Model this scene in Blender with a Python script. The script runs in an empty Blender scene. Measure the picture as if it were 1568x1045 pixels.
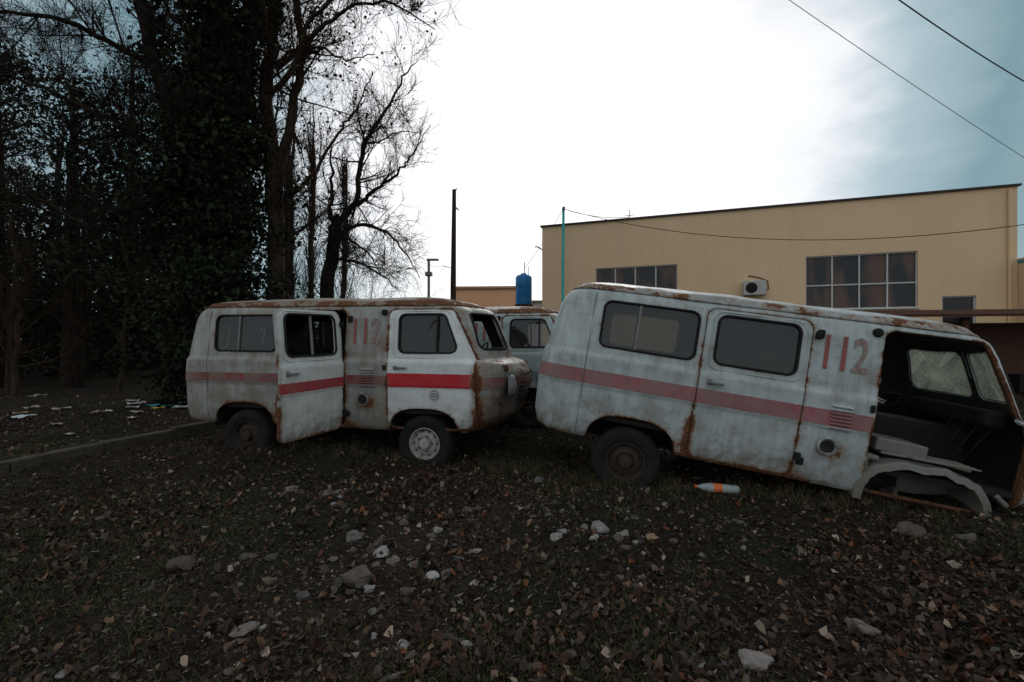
import bpy, math, random
import numpy as np
from mathutils import Vector, Matrix
random.seed(7); rng=np.random.default_rng(7)
R=math.radians
scene=bpy.context.scene
COL=scene.collection
# ---------------------------------------------------------------- helpers
def link(o,parent=None):
    COL.objects.link(o)
    if parent is not None: o.parent=parent
    return o
def empty(name,loc=(0,0,0),rot=(0,0,0)):
    e=bpy.data.objects.new(name,None); e.location=loc; e.rotation_euler=rot; e.empty_display_size=.3
    return link(e)
def mesh_np(name,V,F,mat=None,parent=None,smooth=False,cols=None,attr=None):
    V=np.asarray(V,dtype=np.float32); F=np.asarray(F,dtype=np.int32)
    me=bpy.data.meshes.new(name)
    me.vertices.add(len(V)); me.vertices.foreach_set('co',V.ravel())
    k=F.shape[1]
    me.loops.add(F.size); me.loops.foreach_set('vertex_index',F.ravel())
    me.polygons.add(len(F)); me.polygons.foreach_set('loop_start',np.arange(0,F.size,k,dtype=np.int32))
    try: me.polygons.foreach_set('loop_total',np.full(len(F),k,dtype=np.int32))
    except Exception: pass
    me.update(calc_edges=True)
    me.polygons.foreach_set('use_smooth',np.full(len(F),smooth,dtype=bool))
    if cols is not None:
        a=me.attributes.new('col','FLOAT_COLOR','POINT'); c=np.ones((len(V),4),dtype=np.float32); c[:,:3]=cols
        a.data.foreach_set('color',c.ravel())
    if attr is not None:
        for n,v in attr.items():
            a=me.attributes.new(n,'FLOAT','POINT'); a.data.foreach_set('value',np.asarray(v,dtype=np.float32))
    if mat: me.materials.append(mat)
    o=bpy.data.objects.new(name,me); return link(o,parent)
def mesh_py(name,V,F,mat=None,parent=None,smooth=False):
    me=bpy.data.meshes.new(name); me.from_pydata([tuple(v) for v in V],[],[tuple(f) for f in F]); me.update()
    if smooth: me.polygons.foreach_set('use_smooth',[True]*len(F))
    if mat: me.materials.append(mat)
    return link(bpy.data.objects.new(name,me),parent)
def boxdata(size,loc=(0,0,0),rot=None):
    sx,sy,sz=[s/2 for s in size]
    V=[Vector((x,y,z)) for x in(-sx,sx) for y in(-sy,sy) for z in(-sz,sz)]
    if rot is not None:
        from mathutils import Euler
        m=Euler(rot).to_matrix(); V=[m@v for v in V]
    V=[v+Vector(loc) for v in V]
    F=[(0,1,3,2),(4,6,7,5),(0,4,5,1),(2,3,7,6),(0,2,6,4),(1,5,7,3)]
    return V,F
def boxes(name,lst,mat,parent=None,bevel=0.0):
    V=[];F=[]
    for b in lst:
        v,f=boxdata(*b); n=len(V); V+=v; F+=[tuple(i+n for i in q) for q in f]
    o=mesh_py(name,V,F,mat,parent)
    if bevel>0:
        m=o.modifiers.new('b','BEVEL'); m.width=bevel; m.segments=3; m.limit_method='ANGLE'
    return o
def lathe(name,prof,mat,parent=None,loc=(0,0,0),rot=(0,0,0),n=40):
    V=[];F=[]
    m=len(prof)
    for i in range(n):
        a=2*math.pi*i/n
        for r,y in prof: V.append((r*math.cos(a),y,r*math.sin(a)))
    for i in range(n):
        j=(i+1)%n
        for k in range(m-1): F.append((i*m+k,i*m+k+1,j*m+k+1,j*m+k))
    o=mesh_py(name,V,F,mat,parent,True); o.location=loc; o.rotation_euler=rot
    e=o.modifiers.new('e','EDGE_SPLIT'); e.split_angle=R(40)
    return o
def tubes(name,polys,mat,parent=None,smooth=True):
    VV=[];FF=[];off=0
    for P,r,k,closed in polys:
        P=np.asarray(P,dtype=float); n=len(P)
        if closed: T=np.roll(P,-1,0)-np.roll(P,1,0)
        else: T=np.gradient(P,axis=0)
        T/=np.linalg.norm(T,axis=1)[:,None]+1e-9
        up=np.array([0.31,0.17,0.93]) if abs(T[:,2]).mean()<.8 else np.array([.9,.3,.1])
        A=np.cross(T,up); A/=np.linalg.norm(A,axis=1)[:,None]+1e-9
        B=np.cross(T,A)
        an=np.arange(k)*2*math.pi/k
        r=np.broadcast_to(np.asarray(r,dtype=float),(n,))
        ring=P[:,None,:]+r[:,None,None]*(np.cos(an)[None,:,None]*A[:,None,:]+np.sin(an)[None,:,None]*B[:,None,:])
        VV.append(ring.reshape(-1,3))
        m=n if closed else n-1
        i=np.arange(m)[:,None]; j=(i+1)%n; a=np.arange(k)[None,:]; b=(a+1)%k
        FF.append(np.stack([i*k+a,i*k+b,j*k+b,j*k+a],-1).reshape(-1,4)+off); off+=n*k
    return mesh_np(name,np.concatenate(VV),np.concatenate(FF),mat,parent,smooth)
# ---------------------------------------------------------------- materials
class NT:
    def __init__(s,name,world=False):
        s.m=bpy.data.materials.new(name); s.m.use_nodes=True; s.t=s.m.node_tree; s.t.nodes.clear()
        s.out=s.n('ShaderNodeOutputMaterial')
    def n(s,typ,**kw):
        x=s.t.nodes.new(typ)
        for k,v in kw.items(): setattr(x,k,v)
        return x
    def l(s,a,b): s.t.links.new(a,b)
    def tc(s): 
        return s.n('ShaderNodeTexCoord').outputs['Object']
    def noise(s,vec,scale,detail=6,rough=.6,sc=None):
        if sc is not None:
            mp=s.n('ShaderNodeMapping'); mp.inputs['Scale'].default_value=sc; s.l(vec,mp.inputs['Vector']); vec=mp.outputs[0]
        x=s.n('ShaderNodeTexNoise'); x.inputs['Scale'].default_value=scale; x.inputs['Detail'].default_value=detail
        x.inputs['Roughness'].default_value=rough; s.l(vec,x.inputs['Vector']); return x.outputs['Fac']
    def ramp(s,f,stops):
        x=s.n('ShaderNodeValToRGB'); e=x.color_ramp.elements
        while len(e)<len(stops): e.new(.5)
        for q,(p,c) in zip(e,stops):
            q.position=p
            q.color=(c,c,c,1) if isinstance(c,(int,float)) else (*c,1)
        s.l(f,x.inputs[0]); return x.outputs[0]
    def math(s,op,a,b=None,c=None,clamp=False):
        x=s.n('ShaderNodeMath',operation=op,use_clamp=clamp)
        for i,v in enumerate((a,b,c)):
            if v is None: continue
            if isinstance(v,(int,float)): x.inputs[i].default_value=v
            else: s.l(v,x.inputs[i])
        return x.outputs[0]
    def mix(s,f,a,b,typ='MIX'):
        x=s.n('ShaderNodeMix',data_type='RGBA',blend_type=typ)
        for i,v in ((0,f),(6,a),(7,b)):
            if isinstance(v,(int,float)): x.inputs[i].default_value=v
            elif isinstance(v,tuple): x.inputs[i].default_value=(*v,1)
            else: s.l(v,x.inputs[i])
        return x.outputs[2]
    def bsdf(s,col,rough=.7,spec=.5,metal=0,bump=None,bs=.3,bd=.01):
        x=s.n('ShaderNodeBsdfPrincipled')
        for k,v in (('Base Color',col),('Roughness',rough),('Specular IOR Level',spec),('Metallic',metal)):
            if isinstance(v,(int,float)): x.inputs[k].default_value=v
            elif isinstance(v,tuple): x.inputs[k].default_value=(*v,1)
            else: s.l(v,x.inputs[k])
        if bump is not None:
            b=s.n('ShaderNodeBump'); b.inputs['Strength'].default_value=bs; b.inputs['Distance'].default_value=bd
            s.l(bump,b.inputs['Height']); s.l(b.outputs[0],x.inputs['Normal'])
        return x
    def done(s,sh): s.l(sh.outputs[0] if hasattr(sh,'outputs') else sh,s.out.inputs[0]); return s.m
def simple(name,c1,c2,scale=6,rough=.8,bs=.3,bd=.01,sc=None,spec=.3,metal=0):
    N=NT(name); v=N.tc(); f=N.noise(v,scale,5,.65,sc); f2=N.noise(v,scale*5,3,.6)
    c=N.mix(N.ramp(f,[(.35,0.),(.65,1.)]),c1,c2); c=N.mix(N.math('MULTIPLY',f2,.5),c,tuple(x*.5 for x in c1))
    return N.done(N.bsdf(c,rough,spec,metal,f2,bs,bd))
def colmat(name,rough=.8,bump=0,plain=False):
    N=NT(name); a=N.n('ShaderNodeAttribute',attribute_name='col')
    if plain: return N.done(N.bsdf(a.outputs['Color'],rough,.15))
    f=N.noise(N.tc(),40,3); c=N.mix(N.math('MULTIPLY',f,.5),a.outputs['Color'],(0.01,.008,.006))
    b=N.bsdf(c,rough,.2,0,f if bump else None,bump,.02)
    return N.done(b)
def paint(name,z0,z1,white=(.52,.54,.53),red=(.30,.045,.05),dirt=.6,rustb=0.,fade=.35):
    N=NT(name); v=N.tc(); sx=N.n('ShaderNodeSeparateXYZ'); N.l(v,sx.inputs[0]); z=sx.outputs[2]
    n1=N.noise(v,2.2,7,.65); n2=N.noise(v,9,7,.7); st=N.noise(v,1.,6,.65,(16,16,1.1)); n3=N.noise(v,45,4,.7)
    nh=N.noise(v,1.,4,.6,(2.5,2.5,24)); n0=N.noise(v,3.1,5,.6)
    zz=N.math('ADD',z,N.math('MULTIPLY',N.math('SUBTRACT',n3,.5),.02))
    m=N.math('MULTIPLY',N.math('GREATER_THAN',zz,z0),N.math('LESS_THAN',zz,z1))
    worn=N.ramp(N.math('MULTIPLY_ADD',n2,.6,N.math('MULTIPLY',n3,.4)),[(.42-.15*fade,1-fade*.3),(.70-.12*fade,1.-fade)])
    redc=N.mix(N.math('MULTIPLY',n1,fade),red,(.36,.18,.18))
    col=N.mix(n1,tuple(w*.8 for w in white),white)
    col=N.mix(N.math('MULTIPLY',m,worn),col,redc)
    d=N.ramp(N.math('MULTIPLY_ADD',st,.5,N.math('MULTIPLY',n1,.55)),[(.44,0.),(.70,1.)])
    col=N.mix(N.math('MULTIPLY',d,dirt),col,(.13,.12,.095))
    bl=N.ramp(N.math('MULTIPLY_ADD',n0,.7,N.math('MULTIPLY',n2,.35)),[(.50,0.),(.68,1.)])
    col=N.mix(N.math('MULTIPLY',bl,dirt*.8),col,(.17,.155,.125))
    sm=N.ramp(N.math('MULTIPLY_ADD',nh,.5,N.math('MULTIPLY',n2,.5)),[(.50,0.),(.62,.55)])
    col=N.mix(N.math('MULTIPLY',sm,dirt*.7),col,(.17,.165,.15))
    rs=N.noise(v,1.,5,.7,(34,34,1.6)); rsm=N.ramp(N.math('MULTIPLY_ADD',rs,.7,N.math('MULTIPLY',n0,.4)),[(.62,0.),(.74,.6)])
    col=N.mix(N.math('MULTIPLY',rsm,dirt),col,(.17,.095,.05))
    low=N.n('ShaderNodeMapRange'); low.inputs[1].default_value=.9; low.inputs[2].default_value=.42
    low.inputs[3].default_value=0; low.inputs[4].default_value=.85; N.l(z,low.inputs[0])
    col=N.mix(N.math('MULTIPLY',low.outputs[0],N.ramp(n2,[(.35,.1),(.6,1.)])),col,(.11,.095,.072))
    a=N.n('ShaderNodeAttribute',attribute_name='rust').outputs['Fac']
    sg=N.math('MULTIPLY',N.ramp(a,[(.2,0.),(.9,.8)]),N.ramp(n2,[(.3,.4),(.6,1.)]))
    col=N.mix(sg,col,(.085,.068,.05))
    a=N.math('MULTIPLY',a,N.ramp(n0,[(.34,.15),(.60,1.25)]))
    q=N.math('ADD',N.math('MULTIPLY_ADD',a,.34,N.math('MULTIPLY',n2,.62)),N.math('MULTIPLY',n3,.3))
    q=N.math('ADD',q,rustb)
    rm=N.ramp(q,[(.655,0.),(.69,1.)])
    rc=N.mix(N.ramp(n3,[(.4,0.),(.6,1.)]),(.04,.018,.011),(.17,.062,.023))
    halo=N.ramp(q,[(.56,0.),(.67,.65)])
    col=N.mix(halo,col,(.24,.15,.085)); col=N.mix(rm,col,rc)
    ro=N.math('MULTIPLY_ADD',d,.3,.40); ro=N.math('MAXIMUM',ro,rm)
    bump=N.math('ADD',N.math('MULTIPLY',n1,.8),N.math('MULTIPLY',rm,.12))
    return N.done(N.bsdf(col,ro,.45,0,bump,.45,.025))
def glassmat(name,tint=(.42,.46,.46),opac=.25,dirt=.5,cracks=False):
    N=NT(name); v=N.tc()
    tr=N.n('ShaderNodeBsdfTransparent'); tr.inputs[0].default_value=(*tint,1)
    gl=N.n('ShaderNodeBsdfGlossy'); gl.inputs['Roughness'].default_value=.03; gl.inputs[0].default_value=(.8,.85,.9,1)
    df=N.n('ShaderNodeBsdfDiffuse'); df.inputs[0].default_value=(.13,.125,.11,1)
    fr=N.n('ShaderNodeFresnel'); fr.inputs[0].default_value=1.45
    m=N.n('ShaderNodeMixShader'); N.l(N.math('MULTIPLY_ADD',fr.outputs[0],.8,.02),m.inputs[0]); N.l(tr.outputs[0],m.inputs[1]); N.l(gl.outputs[0],m.inputs[2])
    f=N.ramp(N.noise(v,3,6,.7),[(.35,opac*.3),(.7,opac)])
    if cracks:
        vo=N.n('ShaderNodeTexVoronoi',feature='DISTANCE_TO_EDGE'); vo.inputs['Scale'].default_value=7; 
        mp=N.n('ShaderNodeVectorMath',operation='ADD'); nn=N.n('ShaderNodeTexNoise'); nn.inputs['Scale'].default_value=6; N.l(v,nn.inputs['Vector']); N.l(v,mp.inputs[0]); N.l(nn.outputs['Color'],mp.inputs[1]); N.l(mp.outputs[0],vo.inputs['Vector'])
        f=N.math('MAXIMUM',f,N.ramp(vo.outputs['Distance'],[(.0,.9),(.022,0.)]))
        df=N.n('ShaderNodeBsdfTranslucent'); df.inputs[0].default_value=(.45,.50,.38,1)
    m2=N.n('ShaderNodeMixShader'); N.l(f,m2.inputs[0]); N.l(m.outputs[0],m2.inputs[1]); N.l(df.outputs[0],m2.inputs[2])
    return N.done(m2)
M={}
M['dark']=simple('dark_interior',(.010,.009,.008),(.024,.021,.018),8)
M['rubber']=simple('black_rubber',(.012,.012,.012),(.026,.025,.023),10,.85,spec=.15)
M['rustm']=simple('rusty_metal',(.06,.026,.014),(.13,.06,.03),14,.9,.5)
M['greym']=simple('grey_metal',(.14,.14,.135),(.22,.22,.21),9,.6,.3)
M['inner']=simple('inner_panel',(.035,.034,.031),(.07,.066,.06),5,.8)
M['rim']=simple('rim_paint',(.42,.42,.40),(.24,.2,.17),16,.6)
M['rimd']=simple('rim_rust',(.03,.022,.018),(.055,.04,.03),16,.8)
M['seat']=simple('seat_vinyl',(.03,.025,.022),(.06,.05,.04),7,.7)
M['glass']=glassmat('window_glass')
M['glassc']=glassmat('cracked_glass',tint=(.7,.76,.68),opac=.5,cracks=True)
M['lamp']=simple('lamp_glass',(.35,.36,.36),(.5,.5,.48),20,.2,.05)
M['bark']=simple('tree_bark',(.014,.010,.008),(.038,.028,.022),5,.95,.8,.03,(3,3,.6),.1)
M['barkw']=simple('tree_bark_brown',(.030,.019,.013),(.075,.05,.037),5,.95,.8,.03,(3,3,.6),.1)
M['twig']=simple('twig_bark',(.014,.011,.009),(.034,.027,.022),9,.9,spec=.1)
M['leaf']=colmat('foliage',plain=True)
M['litter']=colmat('leaf_litter_mat',.8,plain=True)
M['rock']=colmat('rock_stone',.9,bump=.7)
# ---------------------------------------------------------------- ground height
def gh(x,y):
    x=np.asarray(x,float); y=np.asarray(y,float)
    h=.035*np.sin(x*1.1+.7*y)+.03*np.sin(y*1.7-.6*x+1)+.018*np.sin(3.1*x+1.2*np.sin(2.3*y))+.014*np.sin(4.3*y+1.7*np.sin(2.9*x)+2)
    h+=.008*np.sin(9.1*x+2*np.sin(5*y))+.008*np.sin(10.7*y+2*np.sin(6.3*x)+.5)+.004*np.sin(23*x+3*np.sin(11*y))*np.sin(19*y+2*np.sin(13*x))
    f=np.clip((60-np.hypot(x,y))/40,0,1)
    return h*f-.02
def axis(lo,hi,step,far,g=1.22):
    a=list(np.arange(lo,hi,step)); s=step; x=a[-1]
    while x<far: s*=g; x+=s; a.append(x)
    s=step; x=a[0]; b=[]
    while x>-far: s*=g; x-=s; b.append(x)
    return np.array(b[::-1]+a)
gx=axis(-9,9,.06,450); gy=axis(.8,11,.05,450)
X,Y=np.meshgrid(gx,gy); V=np.stack([X,Y,gh(X,Y)],-1).reshape(-1,3)
nx=len(gx); i=np.arange(len(gy)-1)[:,None]*nx; j=np.arange(nx-1)[None,:]
F=np.stack([i+j,i+j+1,i+j+1+nx,i+j+nx],-1).reshape(-1,4)
N=NT('soil'); v=N.tc(); n1=N.noise(v,.7,5,.6); n2=N.noise(v,6,5,.7); n3=N.noise(v,38,4,.75)
c=N.mix(N.ramp(n2,[(.35,0.),(.65,1.)]),(.012,.009,.007),(.034,.025,.019))
c=N.mix(N.math('MULTIPLY',N.ramp(n3,[(.48,0.),(.68,1.)]),.7),c,(.078,.058,.045))
c=N.mix(N.math('MULTIPLY',N.ramp(n1,[(.45,0.),(.58,1.)]),N.ramp(n2,[(.4,.1),(.6,.8)])),c,(.017,.026,.009))
hh=N.math('ADD',N.math('MULTIPLY',n2,.7),N.math('MULTIPLY',n3,.8))
soil=N.done(N.bsdf(c,.95,.1,0,hh,1.,.06))
mesh_np('ground',V,F,soil,None,True)
# leaf litter -----------------------------------------------------
def leaf_batch(n,ymin,ymax,size,pw=1.6,lo=.2):
    u=rng.random(n); y=ymin+(ymax-ymin)*u**pw; x=(rng.random(n)*2-1)*(y*1.22+.6)
    dens=np.sin(1.3*x+1.1*np.sin(.9*y))*np.sin(1.1*y+.8*x)+.6*np.sin(4.1*x+2*np.sin(3.1*y))*np.sin(3.7*y+x)+.5*np.sin(9*x+y)*np.sin(8*y-x)
    k=rng.random(n)<np.clip(.43+.42*dens,lo,1); x=x[k];y=y[k];n=len(x)
    L=size*(.4+1.0*rng.random(n)**1.5); a=rng.random(n)*6.283; W=.30+.22*rng.random(n)
    curl=(.1+.9*rng.random(n)**1.5); bend=.6*(rng.random(n)-.3)
    lx=np.array([0,-.75,-1,-.55,0,.55,1,.75,0]); ly=np.array([-.5,-.25,.02,.3,.5,.3,.02,-.25,0])
    px=lx[None]*W[:,None]*(1+.7*(rng.random((n,9))-.5)); py=ly[None]*(1+.5*(rng.random((n,9))-.5))
    pz=np.abs(px)*curl[:,None]*1.4+bend[:,None]*py+.10*rng.standard_normal((n,9))
    tx=(rng.random(n)-.5)*1.3; ty=(rng.random(n)-.5)*1.3
    pz=pz+px*tx[:,None]+py*ty[:,None]; pz-=pz.min(1)[:,None]
    ca,sa=np.cos(a)[:,None],np.sin(a)[:,None]
    wx=x[:,None]+(px*ca-py*sa)*L[:,None]; wy=y[:,None]+(px*sa+py*ca)*L[:,None]
    wz=gh(x,y)[:,None]+pz*L[:,None]+.001+.006*rng.random(n)[:,None]
    V=np.stack([wx,wy,wz],-1).reshape(-1,3)
    t=np.array([[8,0,1],[8,1,2],[8,2,3],[8,3,4],[8,4,5],[8,5,6],[8,6,7],[8,7,0]])
    F=(np.arange(n)[:,None,None]*9+t[None]).reshape(-1,3)
    pal=np.array([(.05,.027,.018),(.080,.045,.028),(.032,.020,.015),(.14,.085,.055),(.10,.075,.06),(.25,.19,.145),(.12,.045,.02),(.055,.042,.034)])
    ci=rng.choice(8,n,p=[.25,.17,.23,.09,.09,.04,.04,.09]); c=pal[ci]*(.5+.8*rng.random(n))[:,None]
    return V,F,np.repeat(c,9,0)
V,F,c=leaf_batch(80000,1.5,13,.040,1.35); mesh_np('fallen_leaves',V,F,M['litter'],None,False,c)
n=90000; y=1.5+8.5*rng.random(n)**1.45; x=(rng.random(n)*2-1)*(y*1.2+.4); s=.006+.012*rng.random(n)**2
P3=np.stack([x,y,gh(x,y)+.004],-1)[:,None,:]+rng.standard_normal((n,3,3))*s[:,None,None]*np.array([1,1,.45])
pal=np.array([(.05,.032,.022),(.09,.06,.045),(.03,.02,.015),(.20,.17,.14),(.12,.09,.07)]); c=pal[rng.choice(5,n,p=[.33,.22,.3,.05,.1])]
mesh_np('leaf_fragments',P3.reshape(-1,3),np.arange(3*n).reshape(-1,3),M['litter'],None,False,np.repeat(c,3,0))
# grass tufts
def blades(name,x,y,h,w,col,lean=.7):
    n=len(x); a=rng.random(n)*6.28
    V=np.stack([np.stack([x-w*np.cos(a),y-w*np.sin(a),gh(x,y)],-1),np.stack([x+w*np.cos(a),y+w*np.sin(a),gh(x,y)],-1),
      np.stack([x+h*lean*np.sin(a*3),y+h*lean*np.cos(a*2),gh(x,y)+h],-1)],1).reshape(-1,3)
    c=np.repeat(np.array(col)[rng.integers(0,len(col),n)]*(.4+rng.random(n))[:,None],3,0)
    mesh_np(name,V,np.arange(3*n).reshape(-1,3),M['leaf'],None,False,c)
n=170000; y=1.6+9*rng.random(n)**1.3; x=(rng.random(n)*2-1)*(y*1.2+.5)
k=(np.sin(1.7*x+.5)+np.sin(1.3*y+x)+.7*np.sin(7*x+y)*np.sin(6*y)+.5*rng.standard_normal(n)-.12*np.abs(x))>.4; x=x[k];y=y[k]
blades('grass',x,y,.012+.034*rng.random(len(x)),.0032,[(.045,.062,.020),(.038,.052,.018),(.07,.065,.03)])
xs=[];ys=[]
for (x0,y0,x1,y1,m) in ((-4.4,6.3,-.2,5.5,2600),(.2,5.0,3.6,4.0,3000),(-6.2,3.2,-5.1,7.9,2200),(-.3,5.4,.5,5.3,500)):
    for _ in range(m//25):
        s=random.random(); cx,cy=x0+(x1-x0)*s+random.gauss(0,.14),y0+(y1-y0)*s+random.gauss(0,.16)
        for _ in range(25): xs.append(cx+random.gauss(0,.035)); ys.append(cy+random.gauss(0,.035))
xs=np.array(xs);ys=np.array(ys); blades('dry_weeds',xs,ys,.03+.08*rng.random(len(xs)),.003,[(.04,.045,.018),(.09,.07,.04),(.06,.05,.03)],.45)
# fallen twigs
Pl=[]
for _ in range(300):
    y=1.8+7*random.random()**1.3; x=(random.random()*2-1)*y*1.15; a=random.random()*6.28; L=random.uniform(.08,.4)
    s=np.linspace(-.5,.5,4); px=x+s*L*math.cos(a)+rng.standard_normal(4)*.008; py=y+s*L*math.sin(a)+rng.standard_normal(4)*.008
    Pl.append((np.stack([px,py,gh(px,py)+.012],-1),random.uniform(.0015,.004),3,False))
tubes('fallen_twigs',Pl,M['barkw'])
# stones
import bmesh
bm=bmesh.new(); bmesh.ops.create_icosphere(bm,subdivisions=3,radius=1); SV3=np.array([v.co[:] for v in bm.verts]); SF3=np.array([[v.index for v in f.verts] for f in bm.faces]); bm.free()
bm=bmesh.new(); bmesh.ops.create_icosphere(bm,subdivisions=2,radius=1); SV2=np.array([v.co[:] for v in bm.verts]); SF2=np.array([[v.index for v in f.verts] for f in bm.faces]); bm.free()
def stones(name,lst,SV=SV2,SF=SF2):
    VV=[];FF=[];CC=[];o=0
    for (x,y,s,c) in lst:
        p=rng.standard_normal((4,3)); V=SV.copy(); r=1+sum(.13*np.sin(2.3*(V@q)+q[0]*9) for q in p)
        for _ in range(9):
            d=rng.standard_normal(3); d/=np.linalg.norm(d); q=V@d; V=V-np.clip(q-.55-.2*rng.random(),0,9)[:,None]*d
        V=V*r[:,None]*np.array([1,.6+.5*rng.random(),.4+.35*rng.random()])*s*.6
        V+=rng.standard_normal(V.shape)*s*.010
        a=rng.random()*6.28; V=np.stack([V[:,0]*math.cos(a)-V[:,1]*math.sin(a),V[:,0]*math.sin(a)+V[:,1]*math.cos(a),V[:,2]],-1)
        V+=np.array([x,y,float(gh(x,y))+s*.10]); VV.append(V);FF.append(SF+o);o+=len(V);CC.append(np.repeat(np.array(c)[None],len(V),0)*(.8+.3*rng.random((len(V),1))))
    return mesh_np(name,np.concatenate(VV),np.concatenate(FF),M['rock'],None,False,np.concatenate(CC))
gcol=[(.10,.09,.08),(.17,.15,.135),(.07,.06,.052),(.28,.26,.24),(.13,.105,.08)]
L=[]
for _ in range(620):
    y=1.9+9*random.random()**1.3; x=(random.random()*2-1)*y*1.15; L.append((x,y,.014+.035*random.random()**2,random.choice(gcol)))
for cx,cy,nn in ((-.9,3.1,60),(.55,3.65,60),(-.15,3.9,20),(2.2,3.6,30),(-1.9,4.3,25),(1.4,5.0,20),(-.6,2.7,20),(-3.5,4.2,18),(-.9,2.4,15),(1.0,3.3,20)):
    for _ in range(nn): L.append((cx+random.gauss(0,.42),cy+random.gauss(0,.3),.018+.065*random.random()**2,random.choice(gcol)))
stones('scattered_stones',L)
big=[(-.5,2.83,.08,(.46,.44,.42)),(-.93,2.75,.17,(.12,.10,.085)),(1.86,2.42,.13,(.24,.19,.17)),(1.12,2.07,.12,(.30,.26,.24)),(1.08,3.48,.09,(.36,.21,.13)),
(.33,3.33,.09,(.34,.32,.3)),(.68,3.55,.12,(.3,.28,.27)),(.62,3.4,.08,(.38,.36,.34)),(-.87,3.05,.11,(.32,.31,.3)),(-1.15,3.3,.13,(.17,.16,.15)),(-1.75,4.3,.12,(.19,.16,.13)),(-1.6,4.15,.12,(.20,.17,.14)),
(-2.2,4.5,.1,(.2,.18,.17)),(.28,4.8,.12,(.17,.16,.15)),(-.55,3.4,.07,(.28,.26,.25)),(3.05,3.15,.07,(.34,.32,.3)),(3.2,3.6,.18,(.12,.10,.08)),(3.5,3.5,.12,(.14,.12,.1)),(-2.1,2.9,.14,(.10,.075,.06)),(-4.4,3.8,.1,(.16,.15,.14)),(3.55,4.3,.18,(.14,.11,.09)),(-1.35,2.3,.11,(.20,.17,.15)),(-1.75,3.0,.10,(.10,.085,.07))]
for k,b in enumerate(big): stones('rock',[b],SV3,SF3)
def kerb():
    A=np.array([-6.05,3.2]); B=np.array([-4.9,7.9]); d=(B-A)/np.linalg.norm(B-A)
    lst=[];ang=math.atan2(d[1],d[0]); L0=0; tot=np.linalg.norm(B-A)
    while L0<tot:
        l=.95; p=A+d*(L0+l/2); lst.append(((l-.015,.14,.3),(p[0]+random.gauss(0,.012),p[1],-.02+random.gauss(0,.012)),(random.gauss(0,.03),random.gauss(0,.015),ang+random.gauss(0,.012)))); L0+=l
    boxes('kerb',lst,simple('old_concrete',(.085,.07,.055),(.035,.028,.022),4,.95,.8,.03),None,.015)
kerb()
# ---------------------------------------------------------------- litter / rubbish
def crumple(name,x,y,s,col,z=0.02,par=None):
    n=9; g=np.linspace(-1,1,n); X,Y=np.meshgrid(g,g); q=rng.standard_normal((n,n))*.09
    Z=.25*np.sin(3*X+rng.random()*6)*np.sin(2.5*Y+rng.random()*6)+q; Z-=Z.min()
    a=rng.random()*6; V=np.stack([X*math.cos(a)-Y*.6*math.sin(a),X*math.sin(a)+Y*.6*math.cos(a),Z*.5],-1).reshape(-1,3)*s/2+np.array([x,y,float(gh(x,y))+z])
    i=np.arange(n-1)[:,None]*n; j=np.arange(n-1)[None]; F=np.stack([i+j,i+j+1,i+j+1+n,i+j+n],-1).reshape(-1,4)
    N=NT(name+'_m'); return mesh_np(name,V,F,N.done(N.bsdf(col,.5,.5)),par,False)
rub=empty('rubbish_pile')
for k,(x,y,s,c) in enumerate([(-8.9,10.8,.35,(.4,.4,.38)),(-9.2,11,.3,(.3,.3,.3)),(-8.4,10.7,.3,(.05,.3,.45)),(-8.1,10.4,.25,(.5,.35,.05)),(-8.6,10.3,.25,(.4,.4,.4)),(-9.6,9.7,.3,(.3,.28,.25)),(-10.1,9.6,.3,(.25,.22,.18)),(-9.0,8.4,.32,(.5,.55,.55)),(-12.5,12,.4,(.35,.35,.3)),(-8.2,9.0,.3,(.2,.15,.1)),(-7.6,9.2,.25,(.25,.22,.18)),(-7.3,10,.3,(.3,.3,.3)),(-6.6,9.6,.2,(.4,.4,.4)),(-9.4,8.7,.2,(.3,.2,.14)),(-7.9,7.9,.2,(.2,.16,.12)),(-8.0,10.6,.25,(.04,.2,.12)),(-7.9,10.9,.22,(.5,.5,.5)),(-7.2,8.6,.16,(.4,.38,.33)),(-8.5,9.6,.2,(.45,.45,.42)),(-7.0,7.2,.14,(.3,.25,.2))]):
    crumple('rubbish_piece_%d'%k,x,y,s,c,.03,rub)
bt=empty('plastic_bottle',(1.99,4.42,float(gh(1.99,4.42))+.055),(0,R(3),R(-8)))
prof=[(0,-.20),(.03,-.202),(.042,-.19),(.044,-.15),(.041,-.14),(.044,-.13),(.044,.07),(.04,.10),(.026,.14),(.014,.17),(.013,.19)]
N=NT('clear_plastic'); pb=N.bsdf((.6,.68,.7),.15,.5); pb.inputs['Alpha'].default_value=.38; M['pet']=N.done(pb)
lathe('bottle_body',prof,M['pet'],bt,(0,0,0),(0,0,R(90)),28)
lathe('bottle_label',[(.0455,-.04),(.0455,.04)],simple('orange_label',(.70,.10,.02),(.6,.22,.08),18,.4),bt,(0,0,0),(0,0,R(90)),28)
lathe('bottle_cap',[(0,.21),(.016,.21),(.016,.185)],simple('cap',(.6,.1,.03),(.5,.1,.03)),bt,(0,0,0),(0,0,R(90)),16)
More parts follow.
